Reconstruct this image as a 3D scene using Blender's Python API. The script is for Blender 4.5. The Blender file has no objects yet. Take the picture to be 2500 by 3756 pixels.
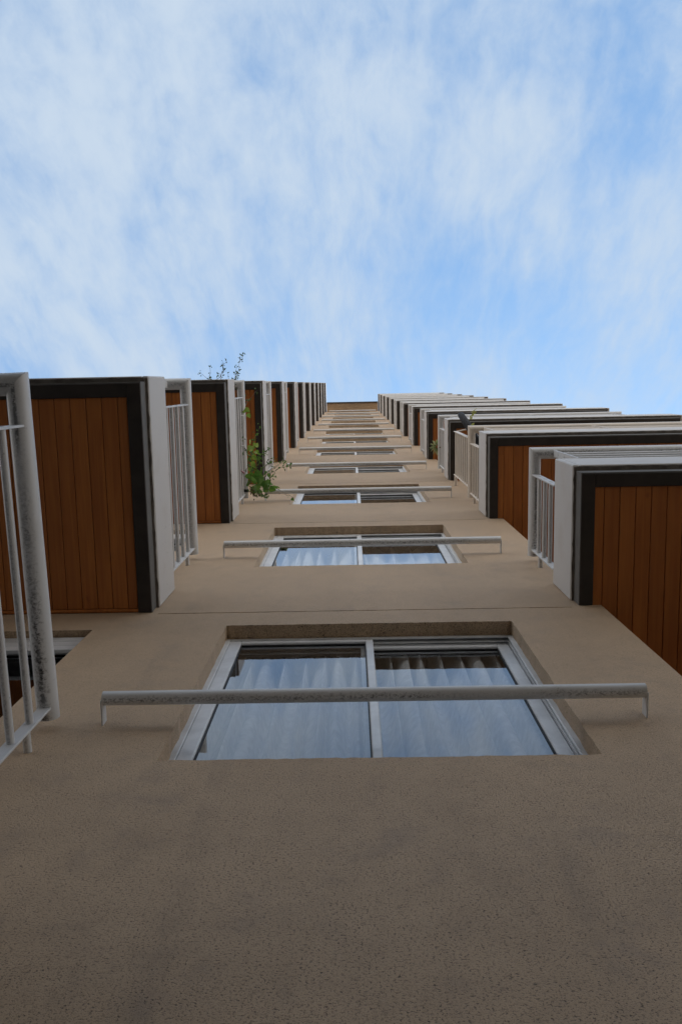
import bpy, math, random
from mathutils import Vector, Matrix
C = bpy.context.scene.collection
RND = random.Random(7)

# ------------------------------------------------------------------ camera
H = 2.7                       # storey height
N = 12                        # storeys of soffits in view
CAM_D = 1.065                 # distance of the camera from the facade
cam = bpy.data.cameras.new('camera')
cam_o = bpy.data.objects.new('camera', cam)
C.objects.link(cam_o)
r_ = Vector((0.99975, 0.019571, 0.010806)); u_ = Vector((0.017791, -0.989198, 0.145502)); f_ = Vector((-0.013537, 0.145273, 0.989299))
m = Matrix((r_, u_, -f_)).transposed().to_4x4()
m.translation = Vector((0, -CAM_D, 0))
cam_o.matrix_world = m
cam.sensor_fit = 'HORIZONTAL'; cam.sensor_width = 36.0; cam.lens = 36.0 * 3200 / 2500
cam.clip_start = 0.02; cam.clip_end = 2000
bpy.context.scene.camera = cam_o

# ------------------------------------------------------------------ world
SUN_EL, SUN_ROT = math.radians(55), math.radians(20)
sc = bpy.context.scene
sc.view_settings.view_transform = 'Standard'; sc.view_settings.look = 'None'
sc.view_settings.gamma = 1; sc.view_settings.use_curve_mapping = False
sc.view_settings.exposure = 1.9
world = bpy.data.worlds.new('World'); sc.world = world; world.use_nodes = True


class NT:
    """Small helper for writing node trees."""
    def __init__(s, nt):
        s.nt = nt; nt.nodes.clear()
    def n(s, t, ins=None, **kw):
        nd = s.nt.nodes.new(t)
        for k, v in kw.items(): setattr(nd, k, v)
        for k, v in (ins or {}).items(): s.put(nd, k, v)
        return nd
    def put(s, nd, k, v):
        sock = nd.inputs[k]
        if isinstance(v, bpy.types.NodeSocket): s.nt.links.new(v, sock)
        else:
            if isinstance(v, tuple) and len(v) == 3 and sock.type == 'RGBA': v = v + (1,)
            sock.default_value = v
    def math(s, op, a, b=0.0, c=None, clamp=False):
        nd = s.n('ShaderNodeMath', operation=op, use_clamp=clamp)
        s.put(nd, 0, a); s.put(nd, 1, b)
        if c is not None: s.put(nd, 2, c)
        return nd.outputs[0]
    def vmath(s, op, a, b=None):
        nd = s.n('ShaderNodeVectorMath', operation=op)
        s.put(nd, 0, a)
        if b is not None: s.put(nd, 1, b)
        return nd.outputs[0]
    def noise(s, vec, scale, detail=2.0, rough=0.5, dist=0.0):
        return s.n('ShaderNodeTexNoise', {'Vector': vec, 'Scale': scale, 'Detail': detail, 'Roughness': rough, 'Distortion': dist}).outputs['Fac']
    def ramp(s, fac, lo, hi, a=0.0, b=1.0):
        nd = s.n('ShaderNodeMapRange', interpolation_type='SMOOTHSTEP')
        s.put(nd, 'Value', fac); s.put(nd, 'From Min', lo); s.put(nd, 'From Max', hi); s.put(nd, 'To Min', a); s.put(nd, 'To Max', b)
        return nd.outputs[0]
    def mix(s, fac, a, b, blend='MIX'):
        nd = s.n('ShaderNodeMix', data_type='RGBA', blend_type=blend)
        s.put(nd, 0, fac); s.put(nd, 6, a); s.put(nd, 7, b)
        return nd.outputs[2]
    def xyz(s, v):
        nd = s.n('ShaderNodeSeparateXYZ', {0: v}); return nd.outputs
    def comb(s, x, y, z):
        return s.n('ShaderNodeCombineXYZ', {0: x, 1: y, 2: z}).outputs[0]


w = NT(world.node_tree)
sky = w.n('ShaderNodeTexSky', sky_type='NISHITA', sun_disc=False, sun_elevation=SUN_EL, sun_rotation=SUN_ROT,
          altitude=50, air_density=1.0, dust_density=1.2, ozone_density=1.5)
d = w.n('ShaderNodeTexCoord').outputs['Generated']
dx, dy, dz = w.xyz(d)
zz = w.math('MAXIMUM', dz, 0.10)
u = w.math('DIVIDE', dx, zz); v = w.math('DIVIDE', dy, zz)
p = w.comb(u, v, 0.0)
# warped fan of thin cirrus: angle and radius about a far point of the cloud sheet
warp = w.n('ShaderNodeTexNoise', {'Vector': p, 'Scale': 7.0, 'Detail': 3.0, 'Roughness': 0.55})
wv = w.vmath('SUBTRACT', warp.outputs['Color'], (0.5, 0.5, 0.5))
wsc = w.n('ShaderNodeVectorMath', operation='SCALE'); w.put(wsc, 0, wv); w.put(wsc, 3, 0.05)
pw = w.vmath('ADD', p, wsc.outputs[0])
pu, pv, _ = w.xyz(pw)
ang = w.math('ARCTAN2', w.math('SUBTRACT', pu, 0.02), w.math('SUBTRACT', 0.62, pv))
rad = w.vmath('LENGTH', w.vmath('SUBTRACT', pw, (0.02, 0.62, 0.0)))
rad = [n for n in w.nt.nodes if n.type == 'VECT_MATH' and n.operation == 'LENGTH'][0].outputs['Value']
streak = w.noise(w.comb(w.math('MULTIPLY', ang, 9.0), w.math('MULTIPLY', rad, 5.0), 3.0), 1.0, 6.0, 0.55)
fine = w.noise(w.comb(w.math('MULTIPLY', ang, 34.0), w.math('MULTIPLY', rad, 19.0), 9.0), 1.0, 6.0, 0.6)
puff = w.noise(w.comb(pu, pv, 1.3), 5.5, 7.0, 0.6)


def blob(cu, cv, r, amt):
    dd = w.n('ShaderNodeVectorMath', operation='DISTANCE'); w.put(dd, 0, pw); w.put(dd, 1, (cu, cv, 0.0))
    return w.math('MULTIPLY', w.ramp(dd.outputs['Value'], 0.0, r, 1.0, 0.0), amt)


dens = w.math('ADD', w.math('ADD', w.math('MULTIPLY', streak, 0.44), w.math('MULTIPLY', puff, 0.34)), w.math('MULTIPLY', fine, 0.30))
for b in ((-0.36, -0.21, 0.26, 0.17), (-0.15, -0.30, 0.25, 0.08), (0.10, -0.13, 0.09, -0.13), (0.31, -0.30, 0.16, -0.10), (0.36, -0.13, 0.14, 0.06),
          (0.08, -0.40, 0.12, -0.08), (0.0, 0.02, 0.10, -0.12), (-0.37, 0.0, 0.12, -0.10), (-0.17, -0.04, 0.08, -0.06), (0.17, -0.20, 0.09, 0.02), (0.20, -0.05, 0.08, -0.07)):
    dens = w.math('ADD', dens, blob(b[0], b[1], b[2] * 1.15, b[3] * 0.62))
cover = w.ramp(dens, 0.30, 0.73, 0.10, 1.0)
blue = w.mix(1.0, sky.outputs[0], (0.49, 0.70, 0.75), 'MULTIPLY')
cloud = w.mix(cover, blue, (1.56, 1.87, 2.25))
veil = w.ramp(dz, 0.78, 0.15, 0.0, 0.85)          # the cloud sheet closes and whitens towards the horizon
cloud = w.mix(veil, cloud, (4.9, 4.7, 4.5))
bg = w.n('ShaderNodeBackground', {'Color': cloud, 'Strength': 0.1})
out = w.n('ShaderNodeOutputWorld', {'Surface': bg.outputs[0]})

sun = bpy.data.lights.new('sun', 'SUN'); sun.energy = 4.0; sun.angle = math.radians(0.6); sun.color = (1, 0.95, 0.88)
sun_o = bpy.data.objects.new('sun', sun); C.objects.link(sun_o)
sd = Vector((math.sin(SUN_ROT) * math.cos(SUN_EL), math.cos(SUN_ROT) * math.cos(SUN_EL), math.sin(SUN_EL)))
sun_o.rotation_euler = sd.to_track_quat('Z', 'Y').to_euler(); sun_o.location = (0, 30, 60)

# ------------------------------------------------------------------ materials


def material(name):
    mt = bpy.data.materials.new(name); mt.use_nodes = True
    return mt, NT(mt.node_tree)


def finish(t, color, rough=0.6, bump=None, bstr=0.5, bdist=0.003, spec=0.5, metallic=0.0, extra=None):
    ins = {'Base Color': color, 'Roughness': rough, 'Metallic': metallic, 'Specular IOR Level': spec}
    ins.update(extra or {})
    bs = t.n('ShaderNodeBsdfPrincipled', ins)
    if bump is not None:
        b = t.n('ShaderNodeBump', {'Height': bump, 'Strength': bstr, 'Distance': bdist})
        t.put(bs, 'Normal', b.outputs[0])
    t.n('ShaderNodeOutputMaterial', {'Surface': bs.outputs[0]})


def m_stucco():
    mt, t = material('stucco')
    P = t.n('ShaderNodeNewGeometry').outputs['Position']
    x, y, z = t.xyz(P)
    big = t.noise(P, 1.6, 4, 0.55)
    mid = t.noise(P, 9.0, 4, 0.6)
    col = t.mix(t.ramp(big, 0.32, 0.68), STUCCO_A, STUCCO_B)
    col = t.mix(t.ramp(mid, 0.35, 0.75, 0.0, 0.45), col, STUCCO_C)
    # damp runs down the face
    brk = t.ramp(t.noise(P, 3.2, 4, 0.6), 0.42, 0.66)
    run = t.noise(t.comb(t.math('MULTIPLY', x, 7.0), t.math('MULTIPLY', y, 7.0), t.math('MULTIPLY', z, 0.35)), 1.0, 5, 0.6)
    col = t.mix(t.math('MULTIPLY', brk, t.ramp(run, 0.50, 0.80, 0.0, 0.40)), col, (0.13, 0.105, 0.088))
    # trowel pits, lying along the face
    sq = t.vmath('MULTIPLY', P, (0.85, 1.0, 1.15))
    pit = t.noise(sq, 185.0, 3, 0.65)
    pit2 = t.noise(sq, 340.0, 2, 0.6)
    hole = t.noise(sq, 55.0, 2, 0.5)
    pit3 = t.noise(sq, 100.0, 4, 0.75)
    pm = t.math('MAXIMUM', t.math('MAXIMUM', t.math('MULTIPLY', t.ramp(pit, 0.525, 0.64), t.ramp(t.noise(P, 14.0, 3, 0.6), 0.30, 0.62, 0.55, 1.0)), t.math('MULTIPLY', t.ramp(pit3, 0.56, 0.72), 0.8)), t.math('MULTIPLY', t.ramp(pit2, 0.56, 0.68), 0.8))
    col = t.mix(t.math('MULTIPLY', pm, 1.0), col, (0.085, 0.058, 0.038))
    col = t.mix(t.ramp(hole, 0.72, 0.78, 0.0, 0.85), col, (0.03, 0.024, 0.02))
    col = t.mix(t.ramp(pit2, 0.42, 0.30, 0.0, 0.3), col, (0.62, 0.50, 0.38))
    # larger scuffs and grit, several sizes together
    scuff = t.noise(sq, 48.0, 6, 0.78)
    col = t.mix(t.ramp(scuff, 0.54, 0.74, 0.0, 0.6), col, (0.095, 0.068, 0.047))
    col = t.mix(t.ramp(scuff, 0.44, 0.28, 0.0, 0.45), col, (0.60, 0.46, 0.32))
    tint = t.noise(P, 4.5, 5, 0.65)
    col = t.mix(t.ramp(tint, 0.52, 0.70, 0.0, 0.25), col, (0.235, 0.19, 0.165))
    h = t.math('ADD', t.math('MULTIPLY', pm, -1.0), t.math('MULTIPLY', pit2, 0.5))
    finish(t, col, 0.62, h, 0.4, 0.003, 0.30, extra={'Sheen Weight': 1.0, 'Sheen Roughness': 0.30, 'Sheen Tint': (1.0, 0.80, 0.60, 1)})
    return mt


STUCCO_A, STUCCO_B, STUCCO_C = (0.555, 0.395, 0.252), (0.485, 0.342, 0.215), (0.40, 0.282, 0.178)


DASH = (0.55, 0.7, 1.0)


def m_paint(name, base, dirt, rough, mildew=0.0, dirt_amt=0.35, streak=False):
    mt, t = material(name)
    g = t.n('ShaderNodeNewGeometry')
    P = g.outputs['Position']
    a = t.noise(P, 5.0, 5, 0.6)
    s = t.noise(P, 46.0, 4, 0.65)
    col = t.mix(t.ramp(a, 0.48, 0.74, 0.0, dirt_amt), base, dirt)
    col = t.mix(t.ramp(s, 0.66, 0.74, 0.0, 0.55), col, (0.16, 0.145, 0.13))
    if mildew:
        nx, ny, nz = t.xyz(g.outputs['Normal'])
        band = t.ramp(nz, -0.90, -0.995, 0.0, 1.0)
        drip = t.ramp(nz, -0.62, -0.95, 0.0, 1.0)
        k1 = t.noise(t.vmath('MULTIPLY', P, DASH), 150.0, 4, 0.72); k2 = t.noise(t.vmath('MULTIPLY', P, (1.0, 1.0, 0.25)), 120.0, 3, 0.65); k3 = t.noise(P, 1.7, 3, 0.5)
        m1 = t.math('MULTIPLY', band, t.ramp(k1, 0.46, 0.60))
        m2 = t.math('MULTIPLY', drip, t.ramp(k2, 0.48, 0.72, 0.0, 0.7))
        mk = t.math('MULTIPLY', t.math('MAXIMUM', m1, m2), t.ramp(k3, 0.36, 0.58, 0.25, 1.0))
        if streak:      # a black line of mildew along the drip edge
            line = t.ramp(nz, -0.968, -0.999)
            mk = t.math('MAXIMUM', mk, t.math('MULTIPLY', t.math('MULTIPLY', line, t.ramp(k1, 0.36, 0.50)), t.ramp(t.noise(P, 2.6, 2, 0.5), 0.42, 0.56, 0.0, 0.75)))
        col = t.mix(t.math('MULTIPLY', mk, mildew), col, (0.028, 0.027, 0.028))
    finish(t, col, rough, s, 0.12, 0.002)
    return mt


def m_wood():
    mt, t = material('varnished_wood')
    g = t.n('ShaderNodeNewGeometry')
    oi = t.n('ShaderNodeObjectInfo')
    P = g.outputs['Position']
    rnd = t.math('FRACT', t.math('ADD', oi.outputs['Random'], g.outputs['Random Per Island']))
    x, y, z = t.xyz(P)
    q = t.comb(t.math('ADD', t.math('MULTIPLY', x, 60.0), t.math('MULTIPLY', rnd, 50.0)), t.math('MULTIPLY', y, 2.2), t.math('MULTIPLY', z, 3.0))
    gr = t.noise(q, 1.0, 5, 0.6, 0.6)
    q2 = t.comb(t.math('ADD', t.math('MULTIPLY', x, 9.0), t.math('MULTIPLY', rnd, 31.0)), t.math('MULTIPLY', y, 1.6), z)
    pat = t.noise(q2, 1.0, 3, 0.5)
    kn = t.noise(t.comb(t.math('ADD', t.math('MULTIPLY', x, 10.0), t.math('MULTIPLY', rnd, 17.0)), t.math('MULTIPLY', y, 5.0), z), 1.0, 1, 0.4)
    col = t.mix(t.ramp(gr, 0.3, 0.72), (0.43, 0.140, 0.029), (0.56, 0.200, 0.042))
    col = t.mix(t.ramp(pat, 0.35, 0.75, 0.0, 0.5), col, (0.27, 0.075, 0.016))
    col = t.mix(t.math('MULTIPLY', rnd, 0.45), col, (0.31, 0.10, 0.024))
    col = t.mix(t.ramp(kn, 0.76, 0.84, 0.0, 0.7), col, (0.07, 0.02, 0.006))
    finish(t, col, 0.5, gr, 0.08, 0.002, 0.4)
    return mt


def m_simple(name, col, rough=0.5, metallic=0.0, var=0.15, scale=20.0, bstr=0.1):
    mt, t = material(name)
    P = t.n('ShaderNodeNewGeometry').outputs['Position']
    a = t.noise(P, scale, 4, 0.6)
    dark = tuple(c * (1 - 2 * var) for c in col); lite = tuple(min(1, c * (1 + var)) for c in col)
    finish(t, t.mix(t.ramp(a, 0.3, 0.7), dark, lite), rough, a, bstr, 0.002, 0.5, metallic)
    return mt


def m_glass():
    mt, t = material('window_glass')
    P = t.n('ShaderNodeNewGeometry').outputs['Position']
    fr = t.n('ShaderNodeFresnel', {'IOR': 1.5}).outputs[0]
    k = t.math('DIVIDE', t.math('MULTIPLY', fr, 2.0), t.math('ADD', fr, 1.0))      # two faces of one pane
    wv = t.noise(P, 2.3, 2, 0.4)
    b = t.n('ShaderNodeBump', {'Height': wv, 'Strength': 0.05, 'Distance': 0.01}).outputs[0]
    gl = t.n('ShaderNodeBsdfGlossy', {'Color': (0.93, 0.96, 1.0), 'Roughness': 0.012, 'Normal': b})
    tr = t.n('ShaderNodeBsdfTransparent', {'Color': (0.96, 0.98, 0.98)})
    mx = t.n('ShaderNodeMixShader', {0: k, 1: tr.outputs[0], 2: gl.outputs[0]})
    t.n('ShaderNodeOutputMaterial', {'Surface': mx.outputs[0]})
    return mt


def m_leaf(name, a, b):
    mt, t = material(name)
    g = t.n('ShaderNodeNewGeometry'); oi = t.n('ShaderNodeObjectInfo')
    rnd = t.math('FRACT', t.math('ADD', oi.outputs['Random'], g.outputs['Random Per Island']))
    col = t.mix(rnd, a, b)
    df = t.n('ShaderNodeBsdfPrincipled', {'Base Color': col, 'Roughness': 0.5})
    tl = t.n('ShaderNodeBsdfTranslucent', {'Color': col})
    mx = t.n('ShaderNodeMixShader', {0: 0.45, 1: df.outputs[0], 2: tl.outputs[0]})
    t.n('ShaderNodeOutputMaterial', {'Surface': mx.outputs[0]})
    return mt


M = {
    'stucco': m_stucco(),
    'fascia': m_paint('white_fascia_paint', (0.58, 0.56, 0.54), (0.50, 0.45, 0.41), 0.6, 0, 0.45),
    'guard': m_paint('white_guard_paint', (0.70, 0.70, 0.70), (0.46, 0.44, 0.41), 0.38, 0.7),
    'rail': m_paint('white_rail_paint', (0.62, 0.62, 0.62), (0.50, 0.48, 0.45), 0.38, 0.38),
    'stained': m_paint('mildewed_rail_paint', (0.62, 0.62, 0.62), (0.50, 0.48, 0.45), 0.38, 0.97, streak=True),
    'rod': m_paint('white_rod_paint', (0.60, 0.60, 0.60), (0.50, 0.48, 0.45), 0.38, 0.35),
    'cream': m_paint('cream_rail_paint', (0.70, 0.63, 0.55), (0.58, 0.50, 0.42), 0.4, 0.2),
    'alu': m_simple('white_aluminium', (0.76, 0.77, 0.78), 0.32, 0.0, 0.06, 9.0, 0.04),
    'alu_dark': m_simple('grey_aluminium_channel', (0.20, 0.20, 0.20), 0.4, 0.2, 0.1, 15.0),
    'gasket': m_simple('black_rubber_gasket', (0.015, 0.015, 0.015), 0.6),
    'concrete': m_simple('stained_concrete', (0.18, 0.16, 0.14), 0.85, 0, 0.16, 14.0, 0.4),
    'lip': m_simple('grey_painted_lip', (0.125, 0.118, 0.108), 0.7, 0, 0.06, 14.0, 0.2),
    'frame': m_simple('dark_brown_soffit_frame', (0.030, 0.023, 0.019), 0.6, 0, 0.15, 10.0),
    'wood': m_wood(),
    'glass': m_glass(),
    'curtain': m_simple('white_curtain_cloth', (0.84, 0.82, 0.80), 0.9, 0, 0.05, 30.0),
    'inside': m_simple('brown_room_paint', (0.16, 0.13, 0.11), 0.9),
    'pavement': m_simple('grey_paving', (0.20, 0.18, 0.155), 0.85, 0, 0.2, 3.0, 0.3),
    'asphalt': m_simple('dark_asphalt', (0.055, 0.052, 0.048), 0.9, 0, 0.2, 60.0, 0.3),
    'roof_edge': m_simple('dark_roof_flashing', (0.055, 0.045, 0.04), 0.6, 0, 0.3, 12.0),
    'tyre': m_simple('black_tyre_rubber', (0.014, 0.015, 0.018), 0.75, 0, 0.3, 90.0, 0.6),
    'rim': m_simple('grey_wheel_rim', (0.35, 0.35, 0.35), 0.3, 0.7),
    'strap': m_simple('black_strap', (0.012, 0.012, 0.013), 0.7),
    'clip': m_simple('pink_plastic', (0.45, 0.24, 0.26), 0.45),
    'twig': m_simple('brown_twig', (0.10, 0.07, 0.04), 0.8),
    'cane': m_simple('pale_cane', (0.52, 0.40, 0.28), 0.6, 0, 0.25, 40.0),
    'leaf': m_leaf('green_leaf', (0.08, 0.19, 0.03), (0.15, 0.28, 0.04)),
    'lime': m_leaf('lime_leaf', (0.20, 0.34, 0.045), (0.30, 0.38, 0.06)),
    'small': m_leaf('small_dark_leaf', (0.045, 0.095, 0.028), (0.10, 0.16, 0.04)),
    'dry': m_leaf('dry_leaf', (0.10, 0.05, 0.025), (0.13, 0.12, 0.035)),
    'yellow': m_leaf('yellow_leaf', (0.42, 0.40, 0.12), (0.30, 0.33, 0.08)),
    'spider': m_leaf('striped_leaf', (0.22, 0.30, 0.10), (0.50, 0.50, 0.28)),
    'pot': m_simple('dark_pot', (0.05, 0.04, 0.035), 0.7),
}

# ------------------------------------------------------------------ mesh helpers


class MB:
    def __init__(s): s.v = []; s.f = []; s.m = []; s.sm = []; s.mats = []
    def mi(s, mat):
        if mat not in s.mats: s.mats.append(mat)
        return s.mats.index(mat)
    def face(s, pts, mat, smooth=False):
        b = len(s.v); s.v += [tuple(p) for p in pts]; s.f.append(tuple(range(b, b + len(pts)))); s.m.append(s.mi(mat)); s.sm.append(smooth)
    def box(s, x0, x1, y0, y1, z0, z1, mat, bev=0.0):
        if bev <= 0 or min(x1 - x0, y1 - y0, z1 - z0) < 2.2 * bev:
            b = len(s.v)
            s.v += [(x, y, z) for z in (z0, z1) for y in (y0, y1) for x in (x0, x1)]
            F = [(0, 2, 3, 1), (4, 5, 7, 6), (0, 1, 5, 4), (2, 6, 7, 3), (0, 4, 6, 2), (1, 3, 7, 5)]
            for f in F: s.f.append(tuple(b + i for i in f)); s.m.append(s.mi(mat)); s.sm.append(False)
            return
        # box with all edges chamfered
        b = len(s.v); idx = {}
        for ix in (0, 1):
            for iy in (0, 1):
                for iz in (0, 1):
                    c = (x1 if ix else x0, y1 if iy else y0, z1 if iz else z0); sg = (-1 if ix else 1, -1 if iy else 1, -1 if iz else 1)
                    for ax in range(3):
                        q = [c[i] + (0 if i == ax else sg[i] * bev) for i in range(3)]
                        idx[(ix, iy, iz, ax)] = len(s.v); s.v.append(tuple(q))
        cen = Vector(((x0 + x1) / 2, (y0 + y1) / 2, (z0 + z1) / 2))
        def add(ids):
            pts = [Vector(s.v[i]) for i in ids]; nrm = (pts[1] - pts[0]).cross(pts[2] - pts[0])
            if nrm.dot(sum(pts, Vector()) / len(pts) - cen) < 0: ids = ids[::-1]
            s.f.append(tuple(ids)); s.m.append(s.mi(mat)); s.sm.append(False)
        for ax in range(3):
            o1, o2 = [i for i in range(3) if i != ax]
            for e in (0, 1):
                q = []
                for (a, c2) in ((0, 0), (1, 0), (1, 1), (0, 1)):
                    k = [0, 0, 0]; k[ax] = e; k[o1] = a; k[o2] = c2; q.append(idx[(k[0], k[1], k[2], ax)])
                add(q)
            for a in (0, 1):
                for c2 in (0, 1):
                    k0 = [0, 0, 0]; k0[o1] = a; k0[o2] = c2; k1 = list(k0); k1[ax] = 1
                    add([idx[(*k0, o1)], idx[(*k1, o1)], idx[(*k1, o2)], idx[(*k0, o2)]])
        for ix in (0, 1):
            for iy in (0, 1):
                for iz in (0, 1): add([idx[(ix, iy, iz, a)] for a in range(3)])
    def tube(s, pts, r, mat, n=12, mitre=True, caps=True, rings=1):
        """Round bar through pts; every segment keeps its own rings, cut on the bisecting plane at corners."""
        P = [Vector(p) for p in pts]; K = len(P)
        rr = r if isinstance(r, (list, tuple)) else [r] * K
        for i in range(K - 1):
            d = (P[i + 1] - P[i]).normalized()
            up = Vector((0, 0, 1)) if abs(d.z) < 0.9 else Vector((1, 0, 0))
            a = d.cross(up).normalized(); b = a.cross(d).normalized()
            def plane(j, other):
                if not mitre or other is None: return d
                return (d + other).normalized()
            n0 = plane(i, (P[i] - P[i - 1]).normalized() if i > 0 else None)
            n1 = plane(i + 1, (P[i + 2] - P[i + 1]).normalized() if i + 2 < K else None)
            base = len(s.v)
            for (pt, nn, ra) in ((P[i], n0, rr[i]), (P[i + 1], n1, rr[i + 1])):
                for k in range(n):
                    t = 2 * math.pi * k / n
                    o = a * math.cos(t) * ra + b * math.sin(t) * ra
                    o = o - d * (o.dot(nn) / max(0.2, d.dot(nn)))
                    s.v.append(tuple(pt + o))
            for k in range(n):
                k2 = (k + 1) % n
                s.f.append((base + k, base + k2, base + n + k2, base + n + k)); s.m.append(s.mi(mat)); s.sm.append(True)
            if caps and i == 0: s.face([s.v[base + k] for k in range(n)][::-1], mat)
            if caps and i == K - 2: s.face([s.v[base + n + k] for k in range(n)], mat)
    def mesh(s, name):
        me = bpy.data.meshes.new(name)
        me.from_pydata(s.v, [], s.f)
        for mt in s.mats: me.materials.append(M[mt])
        me.polygons.foreach_set('material_index', s.m)
        me.polygons.foreach_set('use_smooth', s.sm)
        me.update()
        return me
    def build(s, name, parent=None, loc=None):
        return obj(name, s.mesh(name), parent, loc)


def obj(name, me, parent=None, loc=None):
    o = bpy.data.objects.new(name, me); C.objects.link(o)
    if parent: o.parent = parent
    if loc: o.location = loc
    return o


def tag(o, label=None, cat=None, group=None, kind=None):
    for k, v in (('label', label), ('category', cat), ('group', group), ('kind', kind)):
        if v: o[k] = v
    return o


def empty(name, loc=(0, 0, 0)):
    o = bpy.data.objects.new(name, None); C.objects.link(o); o.location = loc; o.empty_display_size = 0.2
    return o


def copy_tree(o, parent=None, dz=0.0):
    c = o.copy(); C.objects.link(c); c.parent = parent
    if dz: c.location = c.location + Vector((0, 0, dz))
    for ch in list(o.children): copy_tree(ch, c)
    return c


ORD = ['lowest', 'second', 'third', 'fourth', 'fifth', 'sixth', 'seventh', 'eighth', 'ninth', 'tenth', 'eleventh', 'topmost']

# ------------------------------------------------------------------ measures of the facade
WL, WR, WS, WT = -0.577, 0.701, 2.380, 3.800           # window opening of the lowest storey
JZ = 4.020                                             # joint in the render at slab level
LX, LO = -0.950, -1.120                                # left balconies: side face, front face
RX, RO, RE = 1.048, -0.662, 3.590                      # right balconies: side face, front face, far end
LE = -3.60
FB, FT = 4.145, 4.510                                  # fascia underside and top
SOF = 4.045                                            # underside of the dropped soffit
CX = 1.172                                             # corner of the wall by the right loggias
LOG = 1.25                                             # depth of the loggias
DJX, DJZ = -1.170, 3.763                               # balcony door opening, right jamb and head
TOP = 3.935 + (N - 1) * H
GROUND = -1.62

# ------------------------------------------------------------------ ground
g = MB(); g.face([(-300, -300, GROUND), (300, -300, GROUND), (300, 300, GROUND), (-300, 300, GROUND)], 'pavement')
tag(g.build('ground'), kind='structure')
g = MB(); g.box(-40, 40, -5.78, -0.02, GROUND + 0.004, GROUND + 0.008, 'asphalt'); tag(g.build('added_dark_strip'), kind='structure')  # unseen asphalt strip, added dark to cut bounce light onto the lower soffits

# ------------------------------------------------------------------ unseen low block added behind the camera to shade the lower floors
nb = empty('shading_block', (0, -5.8, GROUND))
tag(nb, 'unseen low grey block added opposite the tower to shade its lower floors', 'building')
NBH = 6.7
mb = MB(); mb.box(-19, 19, -8, 0, 0, NBH, 'lip'); mb.build('wall', nb)
mb = MB(); mb.box(-19.3, 19.3, -8.3, 0.3, NBH + .002, NBH + 0.25, 'roof_edge', 0.02); mb.build('roof', nb)
mb = MB(); mb.box(-0.62, 0.62, 0.003, 0.05, -0.72, 0.72, 'alu', 0.01); wf = mb.mesh('window')
mb = MB(); mb.box(-0.55, 0.55, 0.052, 0.056, -0.65, 0.65, 'gasket'); wp = mb.mesh('pane')
for fl in range(2):
    for q in range(8):
        o = obj('window', wf, nb, (-15.75 + q * 4.5, 0, 2.4 + fl * 3.1)); obj('pane', wp, o)

# ------------------------------------------------------------------ building
bld = empty('apartment_building', (0, 0, GROUND)); bld.location = (0, 0, 0)
tag(bld, 'tall beige stucco apartment tower seen from its foot, wood lined balconies on both sides', 'building')

# the front: one sheet of stucco with openings, edges a little uneven as plaster is
holes = []      # x0, x1, z0, z1, depth, closed back
win_rects = []
for k in range(N):
    dxk = {0: 0.0, 1: -0.016}.get(k, 0.0)
    win_rects.append((WL + dxk, WR + dxk - (0.006 if k == 1 else 0), WS + k * H, WT + k * H))
    holes.append(win_rects[-1] + (0.070, False, 'w'))
    holes.append((-2.95, DJX, DJZ - 1.95 + k * H, DJZ + k * H, 0.055, False, 'd'))
    if k < N - 1:
        holes.append((-0.935, 1.030, JZ + k * H, JZ + 0.010 + k * H, 0.007, True, 'j'))
xs = {-5.2, CX}; zs = {GROUND, TOP}
for hh in holes: xs |= {round(hh[0], 4), round(hh[1], 4)}; zs |= {round(hh[2], 4), round(hh[3], 4)}
x = -0.95
while x < 1.06:
    xs.add(round(x, 4)); x += 0.024
for k in (0, 1, 2):
    z = WS + k * H
    while z < WT + k * H: zs.add(round(z, 4)); z += 0.05 + 0.04 * k
def thin(vals, keep, eps):
    out = []
    for vv in sorted(vals):
        if out and vv - out[-1] < eps:
            if vv in keep and out[-1] not in keep: out[-1] = vv
            elif vv in keep: out.append(vv)
            continue
        out.append(vv)
    return out
kx = {-5.2, CX}; kz = {GROUND, TOP}
for hh in holes: kx |= {round(hh[0], 4), round(hh[1], 4)}; kz |= {round(hh[2], 4), round(hh[3], 4)}
xs = thin(xs, kx, 0.008); zs = thin(zs, kz, 0.008)
hs = [(round(a, 4), round(b, 4), round(c, 4), round(d_, 4), e, f, t) for a, b, c, d_, e, f, t in holes]
def in_hole(xa, za):
    for i, hh in enumerate(hs):
        if hh[0] < xa < hh[1] and hh[2] < za < hh[3]: return i
    return -1
nx_, nz_ = len(xs) - 1, len(zs) - 1
cell = [[in_hole((xs[i] + xs[i + 1]) / 2, (zs[j] + zs[j + 1]) / 2) for j in range(nz_)] for i in range(nx_)]
jit = {}
def wob(i, j):
    """Plaster edges are not ruled: shift corner points of openings by a few millimetres."""
    cs = set()
    for a in (i - 1, i):
        for b in (j - 1, j):
            cs.add(cell[a][b] if 0 <= a < nx_ and 0 <= b < nz_ else -1)
    if len(cs) < 2 or all(hs[c][6] == 'd' for c in cs if c >= 0): return (xs[i], 0.0, zs[j])
    amp = 0.0032 if any(c >= 0 and hs[c][6] == 'w' for c in cs) else 0.0018
    if (i, j) not in jit:
        r1 = random.Random(i * 7919 + j * 104729)
        jit[(i, j)] = (r1.uniform(-amp, amp) * 0.6, r1.uniform(-amp, amp))
    a, b = jit[(i, j)]
    return (xs[i] + a, 0.0, zs[j] + b)
mb = MB()
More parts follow.
